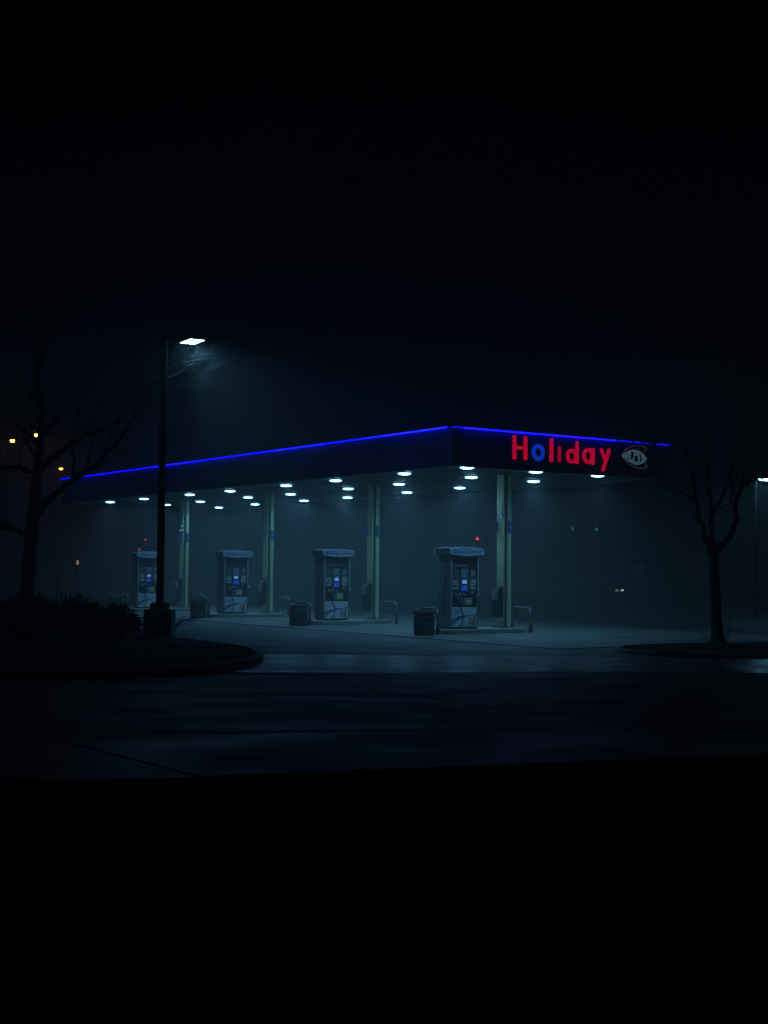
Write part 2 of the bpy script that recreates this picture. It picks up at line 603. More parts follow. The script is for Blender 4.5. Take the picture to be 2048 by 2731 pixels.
for k in range(20):
    mb.box(-.075, .0, 0.5 + k * 1.38, 0.53 + k * 1.38, ZN - .03, ZN + .02)
for k in range(6):
    mb.box(.7 + k * 1.3, .73 + k * 1.3, -.075, 0, ZN - .03, ZN + .02)
mb.build('neon_clips', M['grey'], canopy)['kind'] = 'stuff'
# columns (parts of the canopy): wide-flange posts
COLS = [2.5, 9.33, 16.38, 23.5]
TC = 3.82
proto = MB()
proto.box(-.115, -.09, -.155, .155, 0, ZS - .153)
proto.box(.09, .115, -.155, .155, 0, ZS - .153)
proto.box(-.089, .089, -.012, .012, 0, ZS - .153)
c0 = proto.build('column', M['column'], canopy, loc=(TC, COLS[0], .152))
bp = MB()
bp.box(-.2, .2, -.2, .2, 0, .025)
for sx_ in (-.16, .16):
    for sy_ in (-.16, .16):
        bp.box(sx_ - .015, sx_ + .015, sy_ - .015, sy_ + .015, .026, .06)
bp.build('base_plate', M['steel'], c0)
MB().box(.0, .135, -.205, -.158, .03, ZS - .16).build('cover_panel', M['column'], c0, bevel=.006)
MB().tube([(-.1, -.18, .03), (-.1, -.18, 1.55), (-.13, -.15, 1.7), (-.13, -.1, 1.75)], .016, 6).build('conduit', M['galv'], c0)
for s in COLS[1:]:
    c = copy_tree(c0)
    c.location = (TC, s, .152)

# ------------------------------------------------------------------ canopy lights
pump_word = ['nearest pump', 'second nearest pump', 'second farthest pump', 'farthest pump']
side_word = ['first from the road', 'middle one', 'last from the road']
LROWS = [[(0.48, 0.88), (0.42, 3.26), (0.3, 5.59)], [(3.44, 0.92), (3.37, 3.3), (3.54, 5.88)], [(7.32, 1.05), (7.45, 3.56), (7.65, 6.18)],
         [(10.57, 1.18), (10.65, 3.68), (11.05, 6.44)], [(14.7, 1.29), (14.97, 3.96), (15.36, 6.72)], [(17.9, 1.29), (18.07, 3.88), (18.63, 6.75)],
         [(21.97, 1.28), (22.34, 3.98), (22.8, 6.82)], [(25.45, 1.32), (25.97, 4.18), (26.67, 7.11)]]
lp = empty('canopy_light', (0, 0, 0), ANG)
hb = MB().box(-.22, .22, -.22, .22, -.012, 0.0)
hb.build('trim_plate', M['soffit'], lp)
MB().lathe([(.02, -.078), (.09, -.074), (.15, -.062), (.182, -.048), (.19, -.040), (.182, -.032), (.15, -.020), (.11, -.013)], 20).build('lens', M['lens'], lp, smooth=True)
ld = bpy.data.lights.new('light_source', 'SPOT')
ld.energy = W_CAN
ld.color = (0.19, 0.62, 1.0)
ld.spot_size = R(158)
ld.spot_blend = 1.0
ld.shadow_soft_size = 0.12
lo = bpy.data.objects.new('light_source', ld)
lo.parent = lp
lo.location = (0, 0, -.10)
col.objects.link(lo)
first = True
for r, row in enumerate(LROWS):
    for c, (s, t) in enumerate(row):
        o = lp if first else copy_tree(lp)
        first = False
        o.location = st(t, max(s, .40), ZS - .013)
        nf = 'before' if r % 2 == 0 else 'beyond'
        tag(o, f'oval canopy light, {side_word[c]}, just {nf} the {pump_word[r // 2]}', 'ceiling light', 'lights in the canopy ceiling')

# ------------------------------------------------------------------ lettering on the sign face (stands on the front fascia)
sign = empty('letter_sign', st(0, 0, 0), ANG)
tag(sign, 'glowing red letters with a blue letter o on the canopy front', 'sign')


def stroke(mb, a, b, w, y0, y1, n=6):
    a, b = Vector(a), Vector(b)
    d = (b - a).normalized()
    u = Vector((-d.y, d.x))
    r = w / 2
    rc = r * 0.45
    a2, b2 = a + d * rc, b - d * rc
    pts = []
    for (c0_, sg) in ((b2, 1), (a2, -1)):
        for side in ((-1, 1) if sg == 1 else (1, -1)):
            for k in range(4):
                ph = k / 3 * math.pi / 2
                e = (math.sin(ph), math.cos(ph))
                if (sg == 1 and side == 1) or (sg == -1 and side == -1):
                    e = (e[1], e[0])
                pts.append(c0_ + d * (rc * e[0] * sg) + u * (side * ((r - rc) + rc * e[1])))
    mb.prism_y([(p.x, p.y) for p in pts], y0, y1)


Y0, Y1 = -.055, -.004


def letter(name, mt, strokes=(), rings=()):
    mb = MB()
    k = 0
    for (a, b, w) in strokes:
        stroke(mb, a, b, w, Y0 - .0015 * k, Y1)
        k += 1
    for (cx, cz, rx, rz, ix, iz) in rings:
        mb.ring_y(cx, cz, rx, rz, ix, iz, Y0 - .0015 * k, Y1)
        k += 1
    return mb.build(name, mt, sign)


letter('letter_h', M['lred'], [((2.11, 4.83), (2.11, 5.48), .10), ((2.50, 4.83), (2.50, 5.48), .10), ((2.12, 5.16), (2.49, 5.16), .09)])
letter('letter_o', M['lblue'], rings=[(2.96, 5.065, .225, .232, .115, .125)])
letter('letter_l', M['lred'], [((3.44, 4.83), (3.44, 5.48), .105)])
letter('letter_i', M['lred2'], [((3.735, 4.84), (3.735, 5.28), .085)])
letter('letter_d', M['lred'], [((4.395, 4.82), (4.395, 5.46), .095)], [(4.195, 5.03, .205, .207, .11, .11)])
letter('letter_a', M['lred'], [((5.00, 4.83), (5.00, 5.31), .095)], [(4.815, 5.07, .205, .228, .105, .128)])
letter('letter_y', M['lred'], [((5.31, 5.31), (5.475, 4.99), .095), ((5.635, 5.32), (5.38, 4.67), .098)])

emblem = empty('emblem_sign', st(0, 0, 0), ANG)
tag(emblem, 'pale eye shaped emblem with a letter h beside the red letters', 'sign')


def curve_pts(pts, n=6):
    out = []
    m = len(pts)
    for i in range(m - 1):
        p0 = Vector(pts[max(i - 1, 0)])
        p1, p2 = Vector(pts[i]), Vector(pts[i + 1])
        p3 = Vector(pts[min(i + 2, m - 1)])
        for k in range(n):
            t = k / n
            out.append(tuple(0.5 * ((2 * p1) + (-p0 + p2) * t + (2 * p0 - 5 * p1 + 4 * p2 - p3) * t * t + (-p0 + 3 * p1 - 3 * p2 + p3) * t ** 3)))
    out.append(tuple(pts[-1]))
    return out


top = curve_pts([(6.08, 5.15), (6.31, 5.36), (6.62, 5.46), (6.88, 5.47), (7.11, 5.42)])
notch_t = [(7.0, 5.27)]
eye_top = curve_pts([(6.08, 5.15), (6.34, 5.29), (6.66, 5.35), (6.92, 5.27), (7.12, 5.10)])
eye_bot = curve_pts([(7.12, 5.10), (6.96, 4.985), (6.70, 4.91), (6.38, 5.0), (6.08, 5.15)])
bot = curve_pts([(7.14, 4.87), (6.86, 4.815), (6.56, 4.87), (6.31, 4.97), (6.08, 5.15)])


def zone(name, poly, y, m):
    """flat sign layer: (x, z) polygon with real thickness, standing y metres proud of the fascia"""
    area = sum(poly[i - 1][0] * poly[i][1] - poly[i][0] * poly[i - 1][1] for i in range(len(poly)))
    if area < 0:
        poly = poly[::-1]
    return MB().prism_y(poly, -y, -.004).build(name, m, emblem)


zone('upper_crescent', top + [(7.0, 5.27)] + [(6.93, 5.255)] + eye_top[-8:1:-1], .05, M['crim'])
zone('lower_crescent', eye_bot[6:-1] + [(6.08, 5.14)] + bot[::-1][1:] + [(7.01, 5.0)], .047, M['navy'])
zone('eye_panel', eye_top + eye_bot[1:-1], .062, M['eye'])
mb = MB()
mb.tube([(x, -.055, z) for x, z in top + [(7.0, 5.27)]], .012, 5)
mb.build('rim', M['rim'], emblem)
mb = MB()
mb.tube([(x, -.055, z) for x, z in [(7.01, 5.01)] + bot], .012, 5)
mb.build('rim', M['rim'], emblem)
zone('letter_h_bar', [(6.46, 5.28), (6.57, 5.28), (6.56, 5.12), (6.49, 5.05), (6.46, 5.05)], .067, M['crim'])
zone('letter_h_bar', [(6.60, 5.14), (6.64, 5.18), (6.70, 5.18), (6.73, 5.14), (6.74, 5.01), (6.60, 5.01)], .067, M['navy'])
zone('streak', [(6.20, 5.185), (6.43, 5.185), (6.43, 5.165), (6.20, 5.165)], .066, M['navy'])
zone('streak', [(6.28, 5.08), (6.44, 5.11), (6.44, 5.09), (6.32, 5.06)], .066, M['navy'])
zone('streak', [(6.78, 5.24), (6.84, 5.24), (6.90, 5.07), (6.84, 5.0), (6.80, 5.05), (6.84, 5.10)], .066, M['navy'])

# ------------------------------------------------------------------ pump islands
IW = 0.56


def rrect(hx, hy, r, n=5):
    p = []
    for cx, cy_, a0 in ((hx - r, hy - r, 0), (-hx + r, hy - r, 90), (-hx + r, -hy + r, 180), (hx - r, -hy + r, 270)):
        for k in range(n + 1):
            a = R(a0 + 90 * k / n)
            p.append((cx + r * math.cos(a), cy_ + r * math.sin(a)))
    return p


ISL_T = (1.32, 4.36)
bin_words = ['nearest pump', 'second nearest pump', 'second farthest pump', 'farthest pump']
ihx = (ISL_T[1] - ISL_T[0]) / 2
itc = (ISL_T[1] + ISL_T[0]) / 2
ISL_LAB = ['low concrete kerb island under the nearest pump', 'low concrete kerb island under the second nearest pump',
           'low concrete kerb island under the second farthest pump', 'low concrete kerb island under the farthest pump, partly behind the lamp post']
isl0 = None
for k, s in enumerate(COLS):
    if isl0 is None:
        isl0 = empty('pump_island', st(itc, s), ANG)
        MB().prism_z(rrect(ihx, IW, .32), -.02, .132).build('island_body', M['kerb'], isl0, bevel=.02)
        MB().prism_z(rrect(ihx - .012, IW - .012, .31), .133, .15).build('island_edge', M['edge'], isl0, bevel=.008)
        o = isl0
    else:
        o = copy_tree(isl0)
        o.location = st(itc, s)
    tag(o, ISL_LAB[k], 'kerb island', 'pump islands')

# ------------------------------------------------------------------ fuel dispensers
pump = empty('fuel_dispenser', (0, 0, 0), ANG)
MB().box(-.47, .47, -.25, .25, 0, .05).build('plinth', M['black'], pump)
MB().box(-.45, .45, -.215, .215, .051, 2.08).build('cabinet', M['dark'], pump)
for sgn in (-1, 1):
    MB().box(min(.452 * sgn, .505 * sgn), max(.452 * sgn, .505 * sgn), -.275, .275, .051, 2.085).build('side_panel', M['silver'], pump, bevel=.012)
for sgn in (-1, 1):
    MB().box(min(.454 * sgn, .503 * sgn), max(.454 * sgn, .503 * sgn), -.287, -.2765, .30, 2.06).build('corner_trim', M['trim'], pump, bevel=.004)  # front edge of the side panel, coloured lighter to look lit
for fb in (-1, 1):       # front (road side) and back faces alike
    ya, yb = (-.272, -.217) if fb < 0 else (.217, .272)
    MB().box(-.448, .448, ya, yb, .06, .615).build('lower_panel', M['white'], pump, bevel=.006)
    MB().box(-.448, .448, (ya + .02) if fb < 0 else ya, yb if fb < 0 else yb - .02, .625, 1.07).build('nozzle_bay', M['dark'], pump, bevel=.006)
    MB().box(-.448, .448, (ya + .015) if fb < 0 else ya, yb if fb < 0 else yb - .015, 1.08, 1.50).build('control_panel', M['grey'], pump, bevel=.006)
    MB().box(-.448, .448, (ya + .03) if fb < 0 else ya, yb if fb < 0 else yb - .03, 1.51, 1.74).build('upper_panel', M['dark'], pump, bevel=.004)
# printing on the lower panel
low = [c for c in pump.children if c.name.startswith('lower_panel')][0]


def ribbon(pts, ws, y0, y1):
    mb = MB()
    up = [(x, z + w) for (x, z), w in zip(pts, ws)]
    dn = [(x, z - w) for (x, z), w in zip(pts, ws)]
    poly = dn + up[::-1]
    mb.prism_y(poly, y0, y1)
    return mb


sw = curve_pts([(-.445, .235), (-.25, .32), (0, .375), (.30, .385)], 5)
ribbon(sw, [.024 * (1 - .75 * i / len(sw)) for i in range(len(sw))], -.2745, -.270).build('swoosh', M['blue'], low)
sw = curve_pts([(-.445, .15), (-.25, .27), (-.05, .335), (.12, .365)], 5)
ribbon(sw, [.030 * (1 - .8 * i / len(sw)) for i in range(len(sw))], -.2760, -.270).build('swoosh', M['blue'], low)
MB().box(.16, .36, -.2745, -.271, .10, .305).build('warning_sticker', M['red'], low)
MB().ring_y(.26, .215, .075, .062, .03, .026, -.2765, -.2746, 16).build('sticker_emblem', M['label'], low)
MB().box(.18, .34, -.2765, -.2746, .115, .135).build('sticker_text', M['label'], low)
mb = MB()
for i in range(5):
    mb.box(-.40, -.02 - .05 * (i % 3), -.2745, -.271, .56 - i * .03, .566 - i * .03)
for i in range(3):
    mb.box(-.28, .10 + .03 * i, -.2745, -.271, .095 + .022 * i, .100 + .022 * i)
mb.build('fine_print', M['mid'], low)['kind'] = 'stuff'
# control face
def plate(name, x0, x1, z0, z1, y, m, th=.012, par=None):
    return MB().box(x0, x1, y - th, y, z0, z1).build(name, m, par or pump)


yc = -.258
lab = plate('grade_label', -.405, -.225, 1.12, 1.385, yc, M['label'])
mb = MB()
mb.box(-.385, -.315, yc - .0145, yc - .0122, 1.17, 1.24)
mb.box(-.295, -.245, yc - .0145, yc - .0122, 1.19, 1.23)
for i in range(4):
    mb.box(-.385 + .035 * (i % 2), -.255, yc - .0145, yc - .0122, 1.265 + .028 * i, 1.277 + .028 * i)
mb.build('label_print', M['ink'], lab)['kind'] = 'stuff'
bez = plate('screen_bezel', -.145, .115, 1.07, 1.44, yc, M['blue'], .014)
plate('lit_screen', -.085, .075, 1.285, 1.385, yc - .015, M['screen'], .004, bez)
plate('blue_display', -.115, .095, 1.085, 1.225, yc - .015, M['screen2'], .004, bez)
plate('card_slot', -.03, .08, 1.412, 1.432, yc - .015, M['label'], .006, bez)
lab = plate('price_label', .215, .40, 1.13, 1.40, yc, M['label'])
mb = MB()
mb.box(.335, .385, yc - .0145, yc - .0122, 1.16, 1.25)
for i in range(4):
    mb.box(.23, .33 - .02 * (i % 2), yc - .0145, yc - .0122, 1.18 + .05 * i, 1.19 + .05 * i)
mb.build('label_print', M['ink'], lab)['kind'] = 'stuff'
plate('keypad', .13, .19, 1.12, 1.36, yc, M['dark'], .012)
plate('poster', -.395, -.185, 1.45, 1.68, -.246, M['brown'], .01)
plate('price_window', -.125, .135, 1.47, 1.69, -.246, M['mid'], .012)
plate('side_notice', .235, .40, 1.46, 1.66, -.246, M['mid'], .010)
pb = plate('poster_strip', -.38, .16, 1.76, 1.85, -.219, M['brown'], .008)
# nozzle bay
yn = -.254
card = plate('price_card', -.005, .245, .675, .88, yn - .02, M['label'], .008)
plate('card_band', -.003, .243, .677, .76, yn - .0285, M['yellow'], .002, card)
mb = MB()
for i in range(3):
    mb.box(.03 + .065 * i, .075 + .065 * i, yn - .0305, yn - .0285, .82, .845)
mb.build('card_print', M['ink'], card)['kind'] = 'stuff'
bb = plate('grade_button_panel', -.145, -.012, .74, .88, yn, M['blue'], .012)
for (x, z) in ((-.10, .82), (-.075, .70)):
    MB().tube([(x, yn - .005, z), (x, yn - .03, z)], .026, 10).build('grade_button', M['metal'], pump)
for (x, z) in ((-.155, .99), (-.02, .975), (.27, 1.03)):
    MB().tube([(x, yn + .005, z), (x, yn - .03, z)], .030, 10).build('grade_button', M['label'], pump)
for (x, sg) in ((-.30, 1), (.455, -1)):
    nz = MB()
    nz.tube([(x - .07 * sg, yn - .03, 1.0), (x - .02 * sg, yn - .07, .965), (x + .04 * sg, yn - .075, .92), (x + .055 * sg, yn - .05, .84)], [.018, .03, .034, .02], 8)
    no = nz.build('nozzle', M['metal'], pump, smooth=True)
    MB().tube([(x + .03 * sg, yn - .12, .99), (x + .06 * sg, yn - .13, .92), (x + .05 * sg, yn - .1, .86)], .011, 6).build('nozzle_guard', M['dark'], no)
mb = MB()
mb.tube(curve_pts([(-.26, yn - .08, .86), (-.23, yn - .10, .66), (-.15, yn - .12, .45), (-.13, yn - .12, .30), (-.17, yn - .12, .15), (-.24, yn - .1, .06)], 5), .017, 6)
mb.build('hose', M['black'], pump, smooth=True)
mb = MB()
mb.tube(curve_pts([(.47, yn - .06, .86), (.49, yn - .08, .66), (.42, yn - .10, .50), (.30, yn - .11, .36), (.28, yn - .11, .2), (.32, yn - .09, .08)], 5), .017, 6)
mb.build('hose', M['black'], pump, smooth=True)
mb = MB()
mb.tube(curve_pts([(-.57, -.2, 2.05), (-.575, -.16, 1.6), (-.62, -.12, 1.0), (-.66, -.1, .62), (-.60, -.08, .42), (-.53, -.1, .6)], 5), .015, 6)
mb.build('hose', M['black'], pump, smooth=True)
# head sign: lens-shaped boards front and back with a flat cap between
arc = [(-.61 + 1.22 * k / 16, 2.265 + .065 * (1 - ((k - 8) / 8) ** 2)) for k in range(17)]
arb = [(-.61 + 1.22 * k / 16, 2.115 - .062 * (1 - ((k - 8) / 8) ** 2)) for k in range(17)]
MB().prism_y(arb + arc[::-1], -.40, -.355).build('head_sign', M['head'], pump, bevel=.01)
MB().prism_y(arb + arc[::-1], .355, .40).build('head_sign', M['head'], pump, bevel=.01)
MB().box(-.575, .575, -.354, .354, 2.10, 2.262).build('head_cap', M['grey'], pump, bevel=.01)
mb = MB()
mb.box(-.60, -.10, -.33, -.06, 2.265, 2.285)
mb.box(-.60, -.10, .03, .33, 2.265, 2.285)
mb.build('cap_lid', M['trim'], pump)  # pale material stands in for the highlight on the cap top
hs = [c for c in pump.children if c.name.startswith('head_sign')][0]
mb = MB()
mb.ring_y(-.44, 2.19, .062, .05, .02, .016, -.404, -.401, 16)
mb.build('head_emblem', M['blue'], hs)
text_mesh('Holiday', .125, M['blue'], 'head_lettering', hs, (-.36, -.4025, 2.187), shear=.25, sx=.88)
mb = MB()
for i in range(9):
    z = 2.185 + .012 * math.sin(i * 1.7)
    mb.box(.10 + i * .044, .133 + i * .044, -.4035, -.401, z - .012 - .006 * (i % 3), z + .018)
mb.build('head_print', M['blue'], hs)['kind'] = 'stuff'

PUMPS = [(2.19, 2.5), (2.30, 9.42), (2.38, 16.45), (2.10, 23.42)]
PUMP_LAB = ['nearest fuel pump, right of the other three with a dark front', 'second nearest fuel pump between the two middle canopy posts and two bins',
            'second farthest fuel pump, just right of the lamp post', 'farthest fuel pump, half hidden behind the lamp post']
for k, (t, s) in enumerate(PUMPS):
    o = pump if k == 0 else copy_tree(pump)
    o.location = st(t, s, .1505)
    tag(o, PUMP_LAB[k], 'fuel pump', 'fuel pumps in a row under the canopy')

# ------------------------------------------------------------------ hoop guards
hoop = empty('hoop_guard', (0, 0, 0), ANG)
pts = [(0, -.43, -.02), (0, -.43, .52)]
for k in range(1, 7):
    a = R(90 * k / 6)
    pts.append((0, -.43 + .19 * (1 - math.cos(a)), .52 + .19 * math.sin(a)))
for k in range(0, 7):
    a = R(90 * k / 6)
    pts.append((0, .24 + .19 * math.sin(a), .52 + .19 * math.cos(a)))
pts.append((0, .43, -.02))
MB().tube(pts, .042, 10).build('bent_pipe', M['steel'], hoop, smooth=True)
for y in (-.43, .43):
    MB().lathe([(.055, 0), (.055, .20), (.05, .21)], 10, (0, y, 0)).build('pipe_sleeve', M['dark'], hoop)
first = True
for k, s in enumerate(COLS):
    for (t, w) in ((1.13, 'left'), (4.52, 'right')):
        o = hoop if first else copy_tree(hoop)
        first = False
        o.location = st(t, s, 0.018)
        tag(o, f'bent steel hoop guard at the {w} end of the island under the {bin_words[k]}', 'bollard', 'hoop guards at the island ends')

# ------------------------------------------------------------------ bins
tb = empty('trash_bin', (0, 0, 0), ANG)
MB().prism_z(rrect(.25, .19, .07), .0, .48).build('bin_body', M['bin'], tb, bevel=.01)
MB().prism_z(rrect(.265, .205, .08), .485, .53).build('bin_collar', M['bintop'], tb, bevel=.015)
MB().prism_z(rrect(.22, .16, .06), .531, .59).build('bin_neck', M['black'], tb)
lid = MB().prism_z(rrect(.27, .21, .08), .591, .645)
lid.prism_z(rrect(.23, .17, .07), .6455, .67)
lid.build('bin_lid', M['bintop'], tb, bevel=.014)
BINS = [(.55, 1.93), (.62, 8.75), (.70, 15.9), (.25, 22.2)]
for k, (t, s) in enumerate(BINS):
    o = tb if k == 0 else copy_tree(tb)
    o.location = st(t, s, .018)
    tag(o, f'black lidded waste bin left of the {bin_words[k]}', 'trash bin', 'bins beside the pumps')

# ------------------------------------------------------------------ service boxes on the columns
sb = empty('service_box', (0, 0, 0), ANG)
prof = [(-.19, 0), (0, 0), (0, .90), (-.10, .90), (-.19, .82)]
MB().prism_y(prof, -.155, .155).build('box_body', M['bin'], sb, bevel=.012)
lb = MB().box(-.196, -.1905, -.13, .13, .53, .79).build('notice', M['label'], sb)
mb = MB()
mb.box(-.1985, -.1962, -.10, -.03, .58, .69)
for i in range(4):
    mb.box(-.1985, -.1962, .0, .10 - .02 * (i % 2), .57 + .05 * i, .585 + .05 * i)
o = mb.build('notice_print', M['ink'], lb)
o['kind'] = 'stuff'
MB().box(-.197, -.1905, -.09, .10, .38, .44).build('towel_slot', M['grey'], sb)
MB().tube([(-.05, -.02, .9), (-.05, -.02, 1.02), (-.02, -.02, 1.08)], .016, 6).build('squeegee_handle', M['galv'], sb)
for k, s in enumerate(COLS):
    o = sb if k == 0 else copy_tree(sb)
    o.location = st(TC - .119, s, .15 + .30)
    tag(o, f'black windscreen service box with white notice on the post by the {bin_words[k]}', 'service box', 'service boxes on the canopy posts')

# ------------------------------------------------------------------ pump number signs
nums = [('7', '8'), ('5', '6'), ('3', '4'), ('1', '2')]
for k, s in enumerate(COLS):
    sg = empty('pump_number_sign', st(TC, s, 3.09), ANG)
    pts = [(.0, -.19)] + [(.0 + .165 * math.cos(R(a)), .19 * math.sin(R(a))) for a in range(-88, 90, 11)] + [(.0, .19)]
    MB().prism_y(pts, -.235, -.209).build('round_face', M['numblue'], sg, bevel=.004)
    MB().box(-.27, -.118, .10, .125, -.15, .15).build('flag_face', M['numblue'], sg, bevel=.004)
    MB().box(.02, .12, -.2085, -.206, -.04, .04).build('bracket', M['steel'], sg)
    text_mesh(nums[k][1], .17, M['label'], 'number', sg, (.07, -.2365, 0), align='CENTER')
    text_mesh(nums[k][0], .15, M['label'], 'number', sg, (-.195, .0985, 0), align='CENTER')
    tag(sg, f'dark blue pump number sign on the canopy post by the {bin_words[k]}', 'sign', 'pump number signs on the posts')

# ------------------------------------------------------------------ cameras on the posts
def sec_cam(s, z, label):
    r = empty('security_camera', st(TC - .117, s - .08, z), ANG)
    MB().box(-.09, 0, -.06, .06, .02, .14).build('junction_box', M['label'], r, bevel=.008)
    MB().tube([(-.05, -.03, .02), (-.09, -.08, -.05), (-.12, -.1, -.08)], .018, 6).build('arm', M['label'], r)
    MB().box(-.24, -.06, -.20, -.08, -.16, -.08).build('camera_body', M['label'], r, bevel=.012)
    MB().box(-.03, 0, -.03, .03, .20, .36).build('conduit_box', M['label'], r, bevel=.006)
    tag(r, label, 'camera')


sec_cam(COLS[0], 3.42, 'white security camera on the nearest canopy post above the number sign')
sec_cam(COLS[3], 3.50, 'white security camera on the farthest canopy post')

# ------------------------------------------------------------------ lamp post on the left island
base = gnd(425, 1697, .15)
LY = base.y
post = empty('lamp_post', (base.x, base.y, .12))
MB().prism_z(rrect(.34, .34, .05), 0, .68).build('pedestal', M['pedestal'], post, bevel=.02)
MB().prism_z(rrect(.205, .205, .02), .681, .83).build('base_cover', M['pole'], post, bevel=.01)
topz = at(512, 905, LY).z
ph = topz - .12 + .16
MB().prism_z(rrect(.08, .08, .015), .831, ph).build('pole', M['pole'], post)
hp = at(513, 911, LY)
hd = empty('lamp_head', (0, 0, 0))
hd.parent = post
hd.location = (hp.x - base.x, 0.0, hp.z - .12)
hd.rotation_euler = (R(-3.0), R(-1.0), R(36))
MB().box(-.30, .30, -.36, .36, .005, .17).build('housing', M['pole'], hd, bevel=.03)
MB().box(-.19, .19, -.26, .26, -.010, .004).build('lens', M['postlens'], hd)
ld2 = bpy.data.lights.new('light_source', 'SPOT')
ld2.energy = 430.0
ld2.color = (0.22, 0.68, 1.0)
ld2.spot_size = R(112)
ld2.spot_blend = 1.0
ld2.shadow_soft_size = 0.15
lo2 = bpy.data.objects.new('light_source', ld2)
lo2.parent = post
lo2.location = (hp.x - base.x, 0, hp.z - .12 - .05)
lo2.rotation_euler = Vector((0.66, 0.22, -0.80)).to_track_quat('-Z', 'Y').to_euler()
col.objects.link(lo2)
MB().tube([(0, 0, ph - .10), (hp.x - base.x - .2, 0, hp.z - .12 + .09)], .045, 8).build('arm', M['pole'], post)
tag(post, 'tall dark square lamp post on a concrete pedestal with lit head', 'lamp post')

# ------------------------------------------------------------------ lamp post beyond the right tree
hp = at(2045, 1277, 55)
pb_ = at(2014, 1500, 55)
p2 = empty('lamp_post', (pb_.x, 55, 0))
hx = hp.x - pb_.x
MB().tube([(0, 0, 0), (0, 0, hp.z + .12)], [.085, .06], 10).build('pole', M['pole'], p2, smooth=True)
MB().tube([(0, 0, hp.z + .05), (hx - .2, 0, hp.z + .12)], .035, 8).build('arm', M['galv'], p2)
MB().lathe([(.12, .20), (.30, .13), (.37, .03), (.37, .0)], 18, (hx, 0, hp.z)).build('hood', M['pole'], p2, smooth=True)
MB().lathe([(.05, -.09), (.2, -.075), (.30, -.04), (.34, -.002)], 18, (hx, 0, hp.z)).build('lens', M['farlens'], p2, smooth=True)
tag(p2, 'pale lamp post with round lit head behind the right tree', 'lamp post')

# ------------------------------------------------------------------ orange street lights far left
SL = [(33, 1174, 84, 'orange street light nearest the left edge of the picture'), (98, 1159, 80, 'orange street light touching the left tree trunk, highest of three'),
      (163, 1249, 105, 'small orange street light just above the end of the blue neon')]
s0 = None
for (x, y, Y, lbl) in SL:
    p = at(x, y, Y)
    if s0 is None:
        s0 = empty('street_light', (p.x, p.y, 0))
        MB().tube([(-1.7, 0, 0), (-1.7, 0, p.z - .6)], [.11, .07], 8).build('pole', M['pole'], s0, smooth=True)
        MB().tube(curve_pts([(-1.7, 0, p.z - .6), (-1.5, 0, p.z - .15), (-.9, 0, p.z + .08), (-.3, 0, p.z + .1)], 4), .04, 6).build('arm', M['pole'], s0, smooth=True)
        MB().prism_z([(q[0] * 1, q[1]) for q in rrect(.38, .16, .14)], p.z + .02, p.z + .16).build('housing', M['pole'], s0, bevel=.03)
        MB().lathe([(.03, -.14), (.1, -.12), (.15, -.06), (.16, 0.018)], 12, (0, 0, p.z)).build('lens', M['sodium'], s0, smooth=True)
        o = s0
    else:
        o = copy_tree(s0)
        o.location = (p.x, p.y, p.z - at(33, 1174, 84).z)
    tag(o, lbl, 'street light', 'orange street lights in the fog')

# ------------------------------------------------------------------ signal lights far behind the pumps
def signal(x, y, Y, m, lbl, cell, grp):
    p = at(x, y, Y)
    r = empty('traffic_signal', (p.x, p.y + .1, 0))
    z0 = p.z - .30 * cell
    MB().box(-.17, .17, 0, .22, z0 - .16, z0 + .76).build('signal_housing', M['dark'], r, bevel=.02)
    for k in range(3):
        MB().tube([(0, -.03, z0 + .3 * k), (0, .002, z0 + .3 * k)], .095, 14).build('signal_lens', m if k == cell else M['glass'], r)
    MB().tube([(0, .3, 0), (0, .3, z0 + .9)], .07, 8).build('pole', M['galv'], r)
    MB().box(-.03, .03, .2, .3, z0 + .3, z0 + .34).build('bracket', M['galv'], r)
    tag(r, lbl, 'traffic light', grp)


signal(1273, 1437, 90, M['sigred'], 'bright red signal light above and right of the nearest pump', 2, 'distant signal lights')
signal(387, 1439, 90, M['sigred2'], 'faint red signal light, upper of two over the farthest pump', 2, 'distant signal lights')
signal(371, 1466, 95, M['sigred2'], 'red signal light touching the top of the farthest pump', 2, 'distant signal lights')
signal(1527, 1410, 85, M['siggreen'], 'tiny green signal light, left of the pair right of the posts', 0, 'distant signal lights')
signal(1591, 1412, 85, M['siggreen'], 'tiny green signal light, right of the pair below the lettering', 0, 'distant signal lights')

# lit post far left
p = at(207, 1500, 75)
r = empty('lit_post', (p.x, p.y, 0))
MB().box(-.08, .08, 0, .14, 0, p.z + .2).build('post_body', M['galv'], r, bevel=.01)
MB().box(-.055, .055, -.02, -.001, p.z - .12, p.z + .12).build('light_panel', M['strip'], r)
tag(r, 'slim post with a small pale light far left of the pumps', 'post light')

# round sign
p = at(1705, 1517, 62)
r = empty('round_sign', (p.x, p.y, 0))
MB().tube([(0, 0, p.z), (0, .02, p.z)], .25, 28).build('sign_disc', M['signgrey'], r)
MB().ring_y(0, p.z, .255, .255, .215, .215, -.012, -.001, 28).build('sign_ring', M['label'], r)
MB().box(-.025, .025, .021, .06, 0, p.z + .2).build('sign_pole', M['galv'], r)
tag(r, 'pale round sign barely visible in the fog left of the right tree', 'sign')

